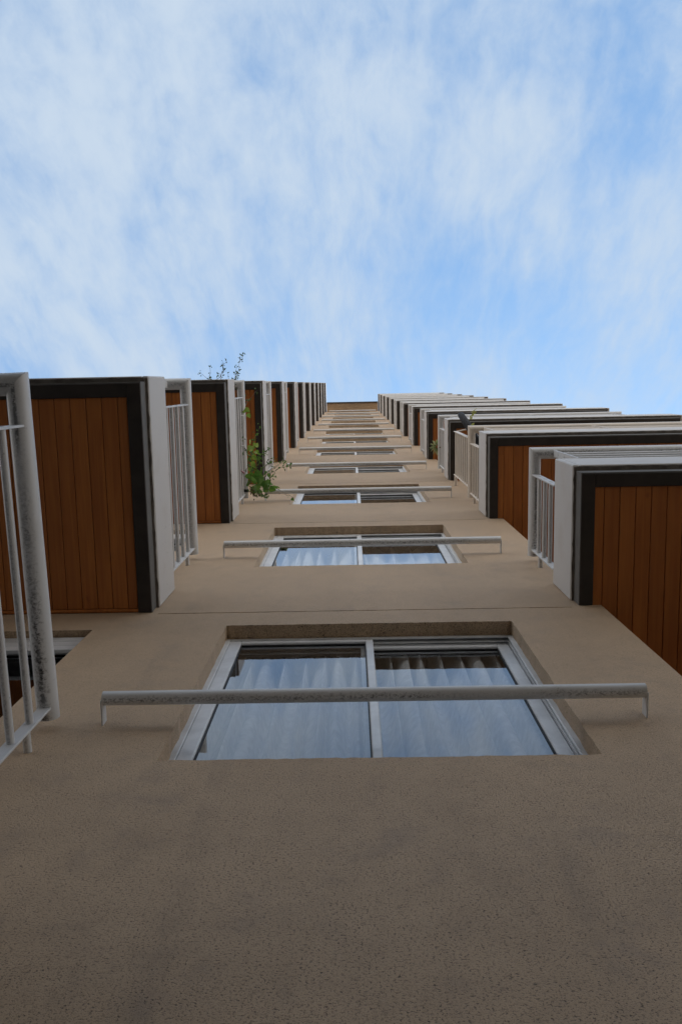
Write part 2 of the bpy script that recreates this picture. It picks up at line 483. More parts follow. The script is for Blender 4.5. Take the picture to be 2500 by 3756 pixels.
for i in range(nx_):
    for j in range(nz_):
        if cell[i][j] < 0:
            mb.face([wob(i, j), wob(i + 1, j), wob(i + 1, j + 1), wob(i, j + 1)], 'stucco')
        else:
            hh = hs[cell[i][j]]; dpt = hh[4]
            def bk(p): return (p[0], dpt, p[2])
            A, B, Cc, D = wob(i, j), wob(i + 1, j), wob(i + 1, j + 1), wob(i, j + 1)
            if hh[5]: mb.face([bk(A), bk(B), bk(Cc), bk(D)], 'stucco')
            if i == 0 or cell[i - 1][j] != cell[i][j]: mb.face([A, bk(A), bk(D), D], 'stucco')
            if i == nx_ - 1 or cell[i + 1][j] != cell[i][j]: mb.face([B, Cc, bk(Cc), bk(B)], 'stucco')
            if j == 0 or cell[i][j - 1] != cell[i][j]: mb.face([A, B, bk(B), bk(A)], 'stucco')
            if j == nz_ - 1 or cell[i][j + 1] != cell[i][j]: mb.face([D, bk(D), bk(Cc), Cc], 'stucco')
front = mb.build('wall', bld)

mb = MB()
mb.face([(CX, 0, GROUND), (CX, LOG, GROUND), (CX, LOG, TOP), (CX, 0, TOP)], 'stucco')
mb.face([(CX, LOG, GROUND), (RE + .02, LOG, GROUND), (RE + .02, LOG, TOP), (CX, LOG, TOP)], 'stucco')
mb.face([(RE + .02, LOG, GROUND), (RE + .02, 0, GROUND), (RE + .02, 0, TOP), (RE + .02, LOG, TOP)], 'stucco')
mb.face([(RE + .02, 0, GROUND), (5.6, 0, GROUND), (5.6, 0, TOP), (RE + .02, 0, TOP)], 'stucco')
mb.face([(5.6, 0, GROUND), (5.6, 9, GROUND), (5.6, 9, TOP), (5.6, 0, TOP)], 'stucco')
mb.face([(-5.2, 0, GROUND), (-5.2, 0, TOP), (-5.2, 9, TOP), (-5.2, 9, GROUND)], 'stucco')
mb.face([(-5.2, 9, GROUND), (-5.2, 9, TOP), (5.6, 9, TOP), (5.6, 9, GROUND)], 'stucco')
mb.build('loggia_wall', bld)

# roof slab: stucco overhang between the top balconies, dark flashing along its edge
mb = MB()
mb.box(LX + 0.02, RX - 0.02, -0.335, 9.0, TOP + 0.0, TOP + 0.40, 'stucco')
roof = mb.build('roof', bld)
mb = MB(); mb.box(LX + 0.022, RX - 0.022, -0.375, -0.337, TOP - 0.03, TOP + 0.46, 'roof_edge'); mb.build('roof_edge', roof)
mb = MB(); mb.box(-5.2, LX + 0.018, 0.003, 9.0, TOP + 0.003, TOP + 0.40, 'stucco'); mb.box(RX - 0.018, 5.6, 0.003, 9.0, TOP + 0.003, TOP + 0.40, 'stucco')
mb.build('roof_deck', roof)

# ------------------------------------------------------------------ windows


def bar_frame(mb, x0, x1, z0, z1, y0, y1, tl, tr, tb, tt, mat, bev=0.002):
    mb.box(x0, x0 + tl, y0, y1, z0, z1, mat, bev); mb.box(x1 - tr, x1, y0, y1, z0, z1, mat, bev)
    mb.box(x0 + tl, x1 - tr, y0, y1, z1 - tt, z1, mat, bev); mb.box(x0 + tl, x1 - tr, y0, y1, z0, z0 + tb, mat, bev)


def sash_mesh(w_, h_, st_l, st_r, rail):
    mb = MB(); bar_frame(mb, 0, w_, 0, h_, 0, 0.026, st_l, st_r, rail, rail, 'alu', 0.003)
    # thin black gasket inside the bars
    bar_frame(mb, st_l, w_ - st_r, rail, h_ - rail, 0.010, 0.020, 0.005, 0.005, 0.005, 0.005, 'gasket', 0)
    return mb.mesh('sash')


def pane_mesh(w_, h_, st_l, st_r, rail):
    mb = MB()
    a, b, c, d_ = st_l + 0.003, w_ - st_r - 0.003, rail + 0.003, h_ - rail - 0.003
    mb.face([(a, 0.015, c), (b, 0.015, c), (b, 0.015, d_), (a, 0.015, d_)], 'glass')
    return mb.mesh('pane')


def window_mesh(w_, h_, y0):
    """Outer aluminium frame with two sliding tracks, origin at its lower left."""
    mb = MB(); t = 0.024
    mb.box(0, t, y0, y0 + 0.010, 0, h_, 'alu', 0.002); mb.box(w_ - t, w_, y0, y0 + 0.010, 0, h_, 'alu', 0.002)
    for yy, tt, mt in ((y0 + 0.012, 0.008, 'alu_dark'), (y0 + 0.020, t, 'alu'), (y0 + 0.031, t * 0.98, 'alu'), (y0 + 0.062, t * 0.96, 'alu')):
        dpt = {0: 0.008}.get(0 if mt == 'alu_dark' else 1, 0.006)
        bar_frame(mb, 0, w_, 0, h_, yy, yy + dpt, tt, tt, tt, tt, mt, 0)
    mb.box(t, w_ - t, y0, y0 + 0.008, h_ - 0.020, h_, 'alu', 0.002); mb.box(t, w_ - t, y0, y0 + 0.008, 0, 0.016, 'alu', 0.002)
    mb.box(0, w_, y0 + 0.026, y0 + 0.090, h_ - 0.008, h_ - 0.001, 'alu_dark')
    return mb.mesh('window')


def add_window(name, x0, x1, z0, z1, y0, cache, split=0.5, label=None):
    w_, h_ = x1 - x0, z1 - z0
    key = (name, round(w_, 3), round(h_, 3))
    if key not in cache:
        sw = w_ * split - 0.008
        sw2 = w_ * (1 - split) + 0.012
        hh = h_ - 0.052
        cache[key] = (window_mesh(w_, h_, y0), sash_mesh(sw, hh, 0.050, 0.032, 0.030), pane_mesh(sw, hh, 0.050, 0.032, 0.030),
                      sash_mesh(sw2, hh - 0.012, 0.030, 0.050, 0.030), pane_mesh(sw2, hh - 0.012, 0.030, 0.050, 0.030), sw, sw2)
    wm, s1, p1, s2, p2, sw, sw2 = cache[key]
    o = obj(name, wm, bld, (x0, 0, z0))
    if label: o['label'] = label
    a = obj('sash', s1, o, (0.025, y0 + 0.003, 0.026)); obj('pane', p1, o, (0.025, y0 + 0.003, 0.026))
    b = obj('sash', s2, o, (w_ - 0.026 - sw2, y0 + 0.032, 0.026)); obj('pane', p2, o, (w_ - 0.026 - sw2, y0 + 0.032, 0.026))
    return o


cache = {}
for k, (a, b, c, d_) in enumerate(win_rects):
    add_window('window', a - 0.004, b + 0.004, c - 0.030, d_ - 0.004, 0.062, cache,
               label={0: 'white sliding window with pleated curtain behind it', 1: 'white sliding window reflecting bright sky'}.get(k))
mb = MB(); mb.box(0, 1.78, 0, 0.018, 0, 0.058, 'alu', 0.003); head_panel = mb.mesh('head_panel')
for k in range(N):
    dr = add_window('balcony_door', -2.955, DJX + 0.004, DJZ - 1.954 + k * H, DJZ + 0.004 + k * H, 0.050, cache)
    for q in range(3): obj('head_panel', head_panel, dr, (0.003, 0.030, 1.954 - 0.064 - q * 0.063))

# plain rooms behind the windows
for k in range(N):
    mb = MB(); zf = WS - 1.0 + k * H; zc = WT + 0.50 + k * H
    x0, x1, y0, y1 = -3.4, CX - 0.02, 0.175, 3.6
    mb.face([(x0, y0, zf), (x1, y0, zf), (x1, y1, zf), (x0, y1, zf)], 'inside')
    mb.face([(x0, y0, zc), (x0, y1, zc), (x1, y1, zc), (x1, y0, zc)], 'inside')
    mb.face([(x0, y1, zf), (x1, y1, zf), (x1, y1, zc), (x0, y1, zc)], 'inside')
    mb.build('room', bld)

# ------------------------------------------------------------------ balconies (parts of the building)


def rough_strip(mb, x0, x1, y0, y1, z, mat, along, amp, seed):
    """Underside strip whose edges are uneven, like broken plaster."""
    r1 = random.Random(seed)
    L = (y1 - y0) if along == 'y' else (x1 - x0)
    n = max(2, int(L / 0.03))
    prev = None
    for i in range(n + 1):
        t = i / n
        a, b = r1.uniform(-amp, amp), r1.uniform(-amp, amp)
        zz_ = z + r1.uniform(-0.003, 0.003)
        if along == 'y': cur = ((x0 + a, y0 + t * L, zz_), (x1 + b, y0 + t * L, zz_))
        else: cur = ((x0 + t * L, y0 + a, zz_), (x0 + t * L, y1 + b, zz_))
        if prev: mb.face([prev[0], cur[0], cur[1], prev[1]], mat)
        prev = cur


def balcony_meshes(side):
    """Fascia, lip and dark frame for one side; X of the side face, its sense and the front."""
    if side == 'L': xa, sg, xo, yo, yb = LX, -1, LE, LO, -0.0
    else: xa, sg, xo, yo, yb = RX, 1, RE, RO, 0.0
    R = lambda a, b: (min(a, b), max(a, b))
    out = {}
    FTK = 0.030
    # slab core
    mb = MB(); a, b = R(xa + sg * FTK, xo - sg * FTK)
    mb.box(a, b, yo + FTK, 0.0, FB + 0.03, FT - 0.02, 'concrete')
    if side == 'R': mb.box(CX + 0.002, xo - FTK, 0.0005, LOG - 0.002, FB + 0.03, FT - 0.02, 'concrete')
    out['balcony'] = mb.mesh('balcony')
    # white fascia, inner side, front, outer side
    mb = MB()
    a, b = R(xa, xa + sg * FTK); mb.box(a, b, yo, -0.001, FB, FT, 'fascia', 0.005)
    out['fascia'] = mb.mesh('fascia')
    mb = MB(); a, b = R(xa + sg * (FTK + .001), xo - sg * (FTK + .001)); mb.box(a, b, yo + 0.0005, yo + FTK, FB + 0.0005, FT - 0.0005, 'fascia', 0.004)
    out['front_fascia'] = mb.mesh('front_fascia')
    mb = MB(); a, b = R(xo, xo - sg * FTK); mb.box(a, b, yo, -0.001 if side == 'L' else LOG - 0.01, FB, FT, 'fascia', 0.005)
    out['outer_fascia'] = mb.mesh('outer_fascia')
    # stained concrete underside between fascia and soffit frame (uneven)
    mb = MB(); i0, i1 = 0.005, 0.052
    a, b = R(xa + sg * 0.019, xa + sg * i0); rough_strip(mb, a, b, yo + 0.01, -0.001, FB - 0.004, 'concrete', 'y', 0.003, 5)
    a, b = R(xa + sg * 0.02, xo - sg * 0.02); rough_strip(mb, a, b, yo + 0.007, yo + 0.030, FB - 0.0045, 'concrete', 'x', 0.003, 6)
    out['concrete_strip'] = mb.mesh('concrete_strip')
    # dropped lip: grey side faces
    s0 = 0.016; LT = 0.008
    f0 = 0.026
    mb = MB()
    a, b = R(xa + sg * s0, xa + sg * (s0 + LT)); mb.box(a, b, yo + f0, -0.001, SOF + 0.004, FB + 0.02, 'lip', 0.002)
    a, b = R(xa + sg * (s0 + LT), xo - sg * 0.05); mb.box(a, b, yo + f0 + .0005, yo + f0 + LT, SOF + 0.004, FB + 0.02, 'lip', 0.002)
    out['soffit_lip'] = mb.mesh('soffit_lip')
    # dark brown frame
    fx0 = s0 + LT - 0.006; fw = 0.064
    mb = MB()
    a, b = R(xa + sg * fx0, xa + sg * (fx0 + fw)); mb.box(a, b, yo + f0 + 0.006, -0.0015, SOF, SOF + 0.05, 'frame', 0.002)
    a, b = R(xa + sg * (fx0 + fw + .0005), xo - sg * 0.06); mb.box(a, b, yo + f0 + 0.0065, yo + f0 + 0.006 + fw, SOF + .0003, SOF + 0.05, 'frame', 0.002)
    out['soffit_frame'] = mb.mesh('soffit_frame')
    out['px'] = xa + sg * (fx0 + fw + 0.001)
    out['py'] = yo + f0 + fw + 0.0065
    return out


PW = 0.0735
plank_w = {}


def plank_mesh(y0, y1, w_, key):
    if key not in plank_w:
        mb = MB(); mb.box(0, w_ - 0.003, y0, y1, 0, 0.014, 'wood', 0.002); plank_w[key] = mb.mesh('plank')
    return plank_w[key]


def joined_planks(xsl, y0, y1, z):
    mb = MB()
    for xa_, w_ in xsl: mb.box(xa_, xa_ + w_ - 0.003, y0, y1, z, z + 0.014, 'wood')
    return mb


bal = {'L': balcony_meshes('L'), 'R': balcony_meshes('R')}
IND = {'L': {-1: 0, 0: 19, 1: 8, 2: 6, 3: 4, 4: 3}, 'R': {-1: 0, 0: 16, 1: 24, 2: 6, 3: 5, 4: 5, 5: 4, 6: 3}}
for side in 'LR':
    B = bal[side]; sg = -1 if side == 'L' else 1
    for k in range(-1 if side == 'L' else 0, N):
        ddx = {('L', 1): 0.0}.get((side, k), 0.0)
        o = obj('balcony', B['balcony'], bld, (ddx, 0, k * H))
        for nm in ('fascia', 'front_fascia', 'outer_fascia', 'concrete_strip', 'soffit_lip', 'soffit_frame'):
            obj(nm, B[nm], o)
        # boards
        y0, y1 = (B['py'], -0.020) if side == 'L' else (B['py'], LOG - 0.02)
        z = SOF + 0.012
        edges = []; xcur = B['px']; first = 0.046
        i = 0
        while (xcur - (LE + 0.06) > PW) if side == 'L' else ((RE - 0.06) - xcur > PW):
            w_ = first if i == 0 else PW
            edges.append((xcur - w_ if side == 'L' else xcur, w_)); xcur += sg * w_; i += 1
        n_ind = IND[side].get(k, 2 if k >= 0 else 0)
        pw = empty  # noqa
        for i, (xa_, w_) in enumerate(edges[:n_ind]):
            obj('plank', plank_mesh(y0, y1, w_, (side, i == 0)), o, (xa_, 0, z + RND.uniform(-0.0015, 0.0015)))
        if edges[n_ind:]:
            tag(joined_planks(edges[n_ind:], y0, y1, z).build('plank', o), kind='stuff')
        mb = MB(); a, b = (LE + 0.06, B['px']) if side == 'L' else (B['px'], RE - 0.06)
        mb.box(a, b, y0 - 0.004, y1 + 0.004, z + 0.016, z + 0.030, 'frame'); mb.build('backing_board', o)
        if side == 'L':
            mb = MB(); mb.tube([(a, -0.010, SOF + 0.010), (b, -0.010, SOF + 0.010)], 0.0095, 'wood', 8); mb.build('wall_trim', o)

# ------------------------------------------------------------------ balcony railings
HR = 0.0345
RODS = (0.155, 0.305, 0.455, 0.605, 0.755)


def make_railing(side, mat, mat2, tall=False):
    if side == 'L': xh, yh, xo, zt, name = LX - 0.052, LO + 0.036, LE + 0.055, 5.343, 'L'
    else: xh, yh, xo, zt, name = RX + 0.022, RO + 0.020, RE - 0.40, 5.110, 'R'
    sg = -1 if side == 'L' else 1
    yw = -0.032
    root = empty('balcony_railing', (xh, yh, zt))
    off = Vector((-xh, -yh, -zt))
    def put(nm, mb): return mb.build(nm, root, off)
    mb = MB()
    pts = [(xh, yw, zt), (xh, yh, zt), (xo, yh, zt)]
    if side == 'L' or True: pts.append((xo, yw, zt))
    mb.tube(pts, HR, mat, 20); put('handrail', mb)
    zb = zt - 0.80 if side == 'L' else FT + 0.03
    y_in, y_out = -0.072, yh + 0.125
    x_in, x_out = xh + sg * 0.105, xo - sg * 0.105
    def flat(x0, x1, y0, y1, za, zc):
        mb = MB(); mb.box(x0, x1, y0, y1, za, zc, mat2, 0.001); put('flat_bar', mb)
    flat(xh - 0.020, xh + 0.020, y_in - 0.004, y_in + 0.004, zb, zt - 0.02)
    flat(xh - 0.020, xh + 0.020, y_out - 0.004, y_out + 0.004, zb, zt - 0.02)
    for xx in (x_in, (x_in + x_out) / 2, x_out): flat(xx - 0.004, xx + 0.004, yh - 0.020, yh + 0.020, zb, zt - 0.02)
    rm = {}
    for dz_ in (RODS if side == 'L' else (0.14, 0.28, 0.42)):
        mb = MB(); mb.tube([(xh, y_in + 0.006, zt - dz_), (xh, y_out - 0.006, zt - dz_)], 0.0125, mat2, 10); put('rod', mb)
        mb = MB(); mb.tube([(x_in - sg * 0.006, yh, zt - dz_), (x_out + sg * 0.006, yh, zt - dz_)], 0.0125, mat2, 10); put('rod', mb)
    mb = MB(); mb.tube([(xh, y_in, zt - 0.19), (xh, 0.01, zt - 0.19)], 0.0125, mat2, 10); put('wall_anchor', mb)
    for xx in (x_in, x_out):     # feet on the slab
        mb = MB(); zf = FT - 0.03; mb.tube([(xx, yh + 0.012, zf), (xx, yh + 0.012, zb + 0.02)], 0.014, mat2, 10); put('foot', mb)
    if tall:                     # screen of rods standing above the side handrail
        hi = 1.20
        flat(xh - 0.020, xh + 0.020, y_in - 0.046, y_in - 0.038, zt + 0.03, zt + hi)
        flat(xh - 0.020, xh + 0.020, y_out - 0.046, y_out - 0.038, zt + 0.03, zt + hi)
        for q in range(8):
            zz_ = zt + 0.15 + q * 0.140
            mb = MB(); mb.tube([(xh, y_in - 0.04, zz_), (xh, y_out - 0.04, zz_)], 0.0135, mat2, 10); put('screen_rod', mb)
        mb = MB(); mb.tube([(xh, y_in - 0.04, zt + hi - 0.03), (xh, 0.01, zt + hi - 0.03)], 0.016, mat2, 10); put('screen_anchor', mb)
        mb = MB(); mb.tube([(xh, y_out - 0.04, zt + hi - 0.05), (xh + 0.16, y_out - 0.08, zt + hi - 0.10)], 0.008, mat2, 8); put('screen_brace', mb)
    return root


left_words = {0: 'lowest left rail, nearest the camera, with a black mildew streak along its handrail tube',
              1: 'white rail above the lowest left wood soffit, between it and the second',
              2: 'white rail overgrown by vine on the second left balcony'}
railL = make_railing('L', 'rail', 'rod')
railR = make_railing('R', 'rail', 'rod')
railT = make_railing('R', 'cream', 'cream', True)
for k in range(-1, N - 1):
    i = k + 1
    o = railL if k == -1 else copy_tree(railL)
    if k == -1: o.location.z -= H; base = o.location.copy(); o.rotation_euler.z = -0.022   # this rail stands a little askew
    else: o.location = base + Vector((0, 0, i * H)); o.rotation_euler.z = 0.0
    tag(o, left_words.get(i, '%s white tubular balcony rail counting up the left column' % (ORD[i] if i < 11 else 'topmost')), 'railing', 'balcony railings of the left column')
right_words = {0: 'lowest right balcony rail, white with black mildew speckles at its mitred corner',
               1: 'cream balcony rail with a tall screen of rods beside the bicycle wheel',
               2: 'white right balcony rail with a striped plant tuft hanging on it'}
baseR = railR.location.copy()
for k in range(N - 1):
    if k == 1: o = railT; o.location = baseR + Vector((0, 0, H))
    else:
        o = railR if k == 0 else copy_tree(railR)
        o.location = baseR + Vector((0, 0, k * H))
    tag(o, right_words.get(k, '%s white tubular balcony rail counting up the right column' % (ORD[k] if k < 10 else 'topmost')), 'railing', 'balcony railings of the right column')

# the two rails nearest the eye carry a black line of mildew
for root in (railL, railR):
    for ch in root.children:
        if ch.name.startswith('handrail'):
            ch.data = ch.data.copy(); ch.data.materials[0] = M['stained']

# ------------------------------------------------------------------ guard rails in front of the windows
RL, RR, RZ, RY = -0.809, 0.9176, 2.669, -0.083


def make_guard():
    root = empty('window_guard_rail', (0, 0, RZ))
    mb = MB(); mb.tube([(RL, RY, 0), (RR, RY, 0)], 0.0228, 'guard', 20); mb.build('rail_tube', root)
    for x0 in (RL - 0.0045, RR - 0.0005):
        mb = MB(); mb.box(x0, x0 + 0.005, RY, 0.003, -0.0225, 0.0225, 'rod', 0.001); mb.build('end_bracket', root)
    return root


gr = make_guard()
gw = {0: 'nearest guard tube across the curtained lowest window, thick with black mildew', 1: 'guard tube across the second window, which mirrors bright clouds',
      2: 'guard tube across the third window, big green leaves at its left end', 9: 'tenth guard tube up, set further left than its neighbours', 11: 'topmost guard tube just under the roof overhang'}
for k in range(N):
    o = gr if k == 0 else copy_tree(gr)
    o.location = ({9: -0.055, 10: 0.012, 11: 0.0}.get(k, 0.0), 0, RZ + k * H)
    tag(o, gw.get(k, 'white guard tube across the %s window counting up the wall' % ORD[k]), 'guard rail', 'guard rails across the column of windows')

# ------------------------------------------------------------------ curtains


def curtain(x0, x1, z0, z1, y, folds, amp, seed, label):
    r1 = random.Random(seed); n = int((x1 - x0) / 0.008); m_ = 10
    ph = [r1.uniform(0, 6.28) for _ in range(4)]
    vs, fs = [], []
    for j in range(m_ + 1):
        t = j / m_
        for i in range(n + 1):
            s_ = i / n; X = x0 + (x1 - x0) * s_
            a = 2 * math.pi * folds * (s_ + 0.025 * math.sin(5.1 * s_ + ph[0]) + 0.012 * math.sin(13 * s_ + ph[1]) * (1 - t))
            fl = 0.65 + 0.35 * math.sin(3.7 * s_ + ph[2]) * (1 - 0.5 * t)
            vs.append((X + 0.006 * math.cos(a), y + amp * (1 - (1.15 + 0.75 * fl) * abs(math.cos(a / 2 + 0.45 * math.sin(0.73 * a + ph[3]))) ** 2), z0 + (z1 - z0) * t))
    for j in range(m_):
        for i in range(n):
            b = j * (n + 1) + i; fs.append((b, b + 1, b + n + 2, b + n + 1))
    me = bpy.data.meshes.new('curtain'); me.from_pydata(vs, [], fs); me.materials.append(M['curtain'])
    me.polygons.foreach_set('use_smooth', [True] * len(fs)); me.update()
    return tag(obj('curtain', me), label, 'curtain')


curtain(WL - 0.03, 0.06, WS - 0.15, WT + 0.42, 0.195, 9, 0.066, 1, 'white pleated curtain behind the left pane of the lowest window')
curtain(0.075, WR + 0.03, WS - 0.15, WT + 0.42, 0.195, 8.5, 0.066, 2, 'white pleated curtain behind the right pane of the lowest window')
curtain(0.08, WR + 0.03, WS - 0.15 + H, WT + 0.42 + H, 0.235, 6, 0.026, 3, 'gathered pale curtain behind the right pane of the second window')
curtain(WL - 0.03, 0.05, WS - 0.15 + H, WT + 0.42 + H, 0.215, 7, 0.070, 6, 'pale curtain behind the bright left pane of the second window')
curtain(WL - 0.03, 0.02, WS - 0.15 + 3 * H, WT + 0.42 + 3 * H, 0.22, 7, 0.015, 4, 'pale curtain behind the left pane of the fourth window')

# ------------------------------------------------------------------ bicycle wheel poking out over the cream railing
wheel = empty('bicycle_wheel', (1.195, -0.50, 8.18))
tag(wheel, 'black knobbly bicycle wheel poking out over the cream balcony rail', 'wheel')
RT, rt = 0.335, 0.029
mb = MB(); n, q = 64, 12
for i in range(n):
    for j in range(q):
        def P_(i, j):
            a = 2 * math.pi * i / n; b = 2 * math.pi * j / q
            knob = 0.0035 if ((i + j) % 2 == 0 and math.cos(b) > 0.2) else 0.0
            R_ = RT - rt + (rt + knob) * math.cos(b)
            return (R_ * math.cos(a), (rt + knob) * math.sin(b), R_ * math.sin(a))
        mb.face([P_(i, j), P_(i + 1, j), P_(i + 1, j + 1), P_(i, j + 1)], 'tyre')
mb.build('tyre', wheel)
mb = MB()
pts = [((RT - 0.062) * math.cos(2 * math.pi * i / 48), 0, (RT - 0.062) * math.sin(2 * math.pi * i / 48)) for i in range(49)]
mb.tube(pts, 0.012, 'rim', 8, caps=False); mb.build('rim', wheel)
mb = MB(); mb.tube([(0, -0.045, 0), (0, 0.045, 0)], 0.02, 'rim', 12); mb.build('hub', wheel)
for i in range(24):
    a = 2 * math.pi * i / 24; s_ = 0.035 if i % 2 else -0.035
    mb = MB(); mb.tube([(0.018 * math.cos(a + .8), s_, 0.018 * math.sin(a + .8)), ((RT - 0.07) * math.cos(a), 0, (RT - 0.07) * math.sin(a))], 0.0013, 'rim', 5, caps=False)
    mb.build('spoke', wheel)
wheel.rotation_euler = (math.radians(6), 0, math.atan2(0.83, 0.56))

# ------------------------------------------------------------------ plants


def leaf_mesh(name, L, W, mat, curl=0.12, lobes=False):
    prof = [(0, 0.10), (0.06, 0.62), (0.22, 1.0), (0.45, 0.88), (0.70, 0.55), (0.88, 0.22)] if lobes else [(0, 0.03), (0.2, 0.62), (0.45, 1.0), (0.72, 0.68), (0.9, 0.25)]
    mb = MB()
    def pt(t, wd, s): return (s * wd * W / 2, t * L, -curl * L * t * t + 0.10 * W * wd)
    for a, b in zip(prof, prof[1:]):
        for s in (1, -1):
            q_ = [(0, a[0] * L, -curl * L * a[0] ** 2), pt(a[0], a[1], s), pt(b[0], b[1], s), (0, b[0] * L, -curl * L * b[0] ** 2)]
            mb.face(q_ if s > 0 else q_[::-1], mat)
    a = prof[-1]
    mb.face([pt(a[0], a[1], 1), (0, L, -curl * L), pt(a[0], a[1], -1)], mat)
    return mb.mesh(name)


def orient(o, pos, direction, normal_tilt, size=1.0):
    d_ = Vector(direction).normalized(); nrm = Vector(normal_tilt)
    x_ = d_.cross(nrm).normalized(); z_ = x_.cross(d_).normalized()
    mt = Matrix((x_, d_, z_)).transposed().to_4x4(); mt.translation = Vector(pos)
    o.matrix_local = mt @ Matrix.Scale(size, 4)


def rdir(r1, base, s):
    return Vector(base) + Vector((r1.uniform(-s, s), r1.uniform(-s, s), r1.uniform(-s, s)))


def wander(r1, a, b, n, amp):
    a, b = Vector(a), Vector(b); out = []
    for i in range(n + 1):
        t = i / n; k = math.sin(math.pi * t)
        out.append(tuple(a.lerp(b, t) + Vector((r1.uniform(-amp, amp), r1.uniform(-amp, amp), r1.uniform(-amp, amp))) * (k + 0.15)))
    return out


def add_leaflets(mb, me_pts, me_faces, pos, direction, nrm, size, mat):
    d_ = Vector(direction).normalized(); x_ = d_.cross(Vector(nrm)).normalized(); z_ = x_.cross(d_)
    for f in me_faces:
        mb.face([Vector(pos) + (x_ * me_pts[i][0] + d_ * me_pts[i][1] + z_ * me_pts[i][2]) * size for i in f], mat)


TINY = ([(0, 0, 0), (0.24, 0.45, 0.05), (0, 1.0, -0.12), (-0.24, 0.45, 0.05)], [(0, 1, 2), (0, 2, 3)])
r1 = random.Random(21)
ZV = 8.05
vine = empty('climbing_vine', (-1.0, -0.6, ZV))
tag(vine, 'leafy green vine spilling over the second left balcony rail against the sky', 'vine')
vo = Vector((1.0, 0.6, -ZV))
# stems: over the front edge against the sky, along the inner tubes, and a mass at the wall end
stems = [((-1.15, -1.02, 8.0), (-1.46, -1.20, 8.5)), ((-1.20, -1.05, 8.1), (-1.25, -1.31, 8.7)), ((-1.25, -1.05, 8.1), (-1.22, -1.33, 8.75)), ((-1.3, -1.05, 8.1), (-1.36, -1.26, 8.55)),
         ((-1.05, -1.04, 8.0), (-1.11, -1.20, 8.45)), ((-1.05, -1.04, 8.0), (-1.10, -1.25, 8.6)), ((-1.04, -1.04, 8.0), (-1.085, -1.30, 8.7)), ((-1.085, -1.30, 8.7), (-1.07, -1.36, 8.85)), ((-1.12, -1.02, 8.1), (-1.17, -1.20, 8.4)),
         ((-1.04, -1.08, 8.0), (-0.985, -0.90, 8.3)), ((-0.99, -0.86, 8.1), (-0.90, -1.02, 8.55)), ((-1.03, -1.05, 7.9), (-1.00, -0.45, 7.9))]
mass = [((-0.98, -0.28, 8.0), (-0.88, -0.66, 8.35)), ((-0.98, -0.28, 8.0), (-0.93, -0.55, 8.3)), ((-0.97, -0.22, 8.0), (-0.80, -0.46, 8.4)), ((-0.96, -0.18, 8.0), (-0.74, -0.36, 8.3)),
        ((-0.96, -0.16, 8.0), (-0.66, -0.34, 8.35)), ((-0.95, -0.12, 8.0), (-0.72, -0.22, 8.1)), ((-0.95, -0.10, 7.95), (-0.78, -0.06, 7.9)), ((-0.95, -0.20, 8.0), (-0.60, -0.30, 8.3)), ((-0.98, -0.5, 8.0), (-0.95, -0.30, 8.2)),
        ((-0.96, -0.22, 8.0), (-0.86, -0.42, 8.25))]
long = [((-0.95, -0.14, 8.0), (-0.70, -0.115, 8.02)), ((-0.70, -0.115, 8.02), (-0.55, 0.0, 8.18))]
paths = []
for a, b in stems + mass + long:
    pth = wander(r1, a, b, 8, 0.016); paths.append(pth)
    mb = MB(); mb.tube([Vector(p_) + vo for p_ in pth], [0.0032 - 0.0022 * i / 8 for i in range(9)], 'twig', 5, mitre=False); mb.build('stem', vine)
mbs = MB()
for pth, dens_ in [(p_, 6) for p_ in paths[:len(stems)]] + [(p_, 12) for p_ in paths[len(stems):-2]]:
    for i in range(1, 9):
        if r1.random() < 0.25 and dens_ < 8: continue
        for q_ in range(r1.randint(1, dens_ - 2)):
            pos = Vector(pth[i]) + Vector((r1.gauss(0, .012), r1.gauss(0, .012), r1.gauss(0, .012))) + vo
            add_leaflets(mbs, *TINY, pos, rdir(r1, (0, -0.2, 0), 1), rdir(r1, (0, 0, 1), 0.7), r1.uniform(0.018, 0.036), 'small' if dens_ < 8 or r1.random() < 0.45 else 'leaf')
for i in range(60):   # dried sprays by the wall end of the rail
    pos = Vector((-0.94 + abs(r1.gauss(0, .07)), -0.10 + r1.gauss(0, .025) + 0.0, 7.95 + r1.gauss(0, .04))) + vo
    add_leaflets(mbs, *TINY, pos, rdir(r1, (0, 0, -0.5), 1), rdir(r1, (0, 0, 1), 0.9), r1.uniform(0.018, 0.032), 'dry')
tag(mbs.build('foliage', vine), kind='stuff')
big = leaf_mesh('leaf', 0.105, 0.105, 'leaf', 0.12, True); med = leaf_mesh('leaf', 0.062, 0.052, 'lime', 0.12, True)
BIG = [((-0.97, -0.26), .8), ((-0.93, -0.20), 1), ((-0.90, -0.27), .9), ((-0.88, -0.17), 1.05), ((-0.85, -0.24), 1), ((-0.82, -0.14), 1), ((-0.80, -0.20), 1.15), ((-0.77, -0.12), .85), ((-0.76, -0.18), .9), ((-0.72, -0.13), .6),
       ((-0.95, -0.14), .9), ((-0.86, -0.11), .8), ((-0.90, -0.13), .9), ((-0.83, -0.19), .8), ((-0.69, -0.125), .4), ((-0.57, -0.02), .4), ((-0.55, 0.0), .42), ((-0.60, -0.03), .35), ((-0.98, -0.20), .8)]
BIG += [((r1.uniform(-0.97, -0.74), r1.uniform(-0.27, -0.11)), r1.uniform(0.4, 0.7)) for _ in range(6)]
for (X, Y), s_ in BIG:
    o = obj('leaf', big, vine); orient(o, Vector((X, Y, 8.0 + r1.uniform(-.06, .10))) + vo, rdir(r1, (0.35, 0.35, -0.35), 0.6), rdir(r1, (0, -0.3, 1), 0.35), s_ * 0.80)
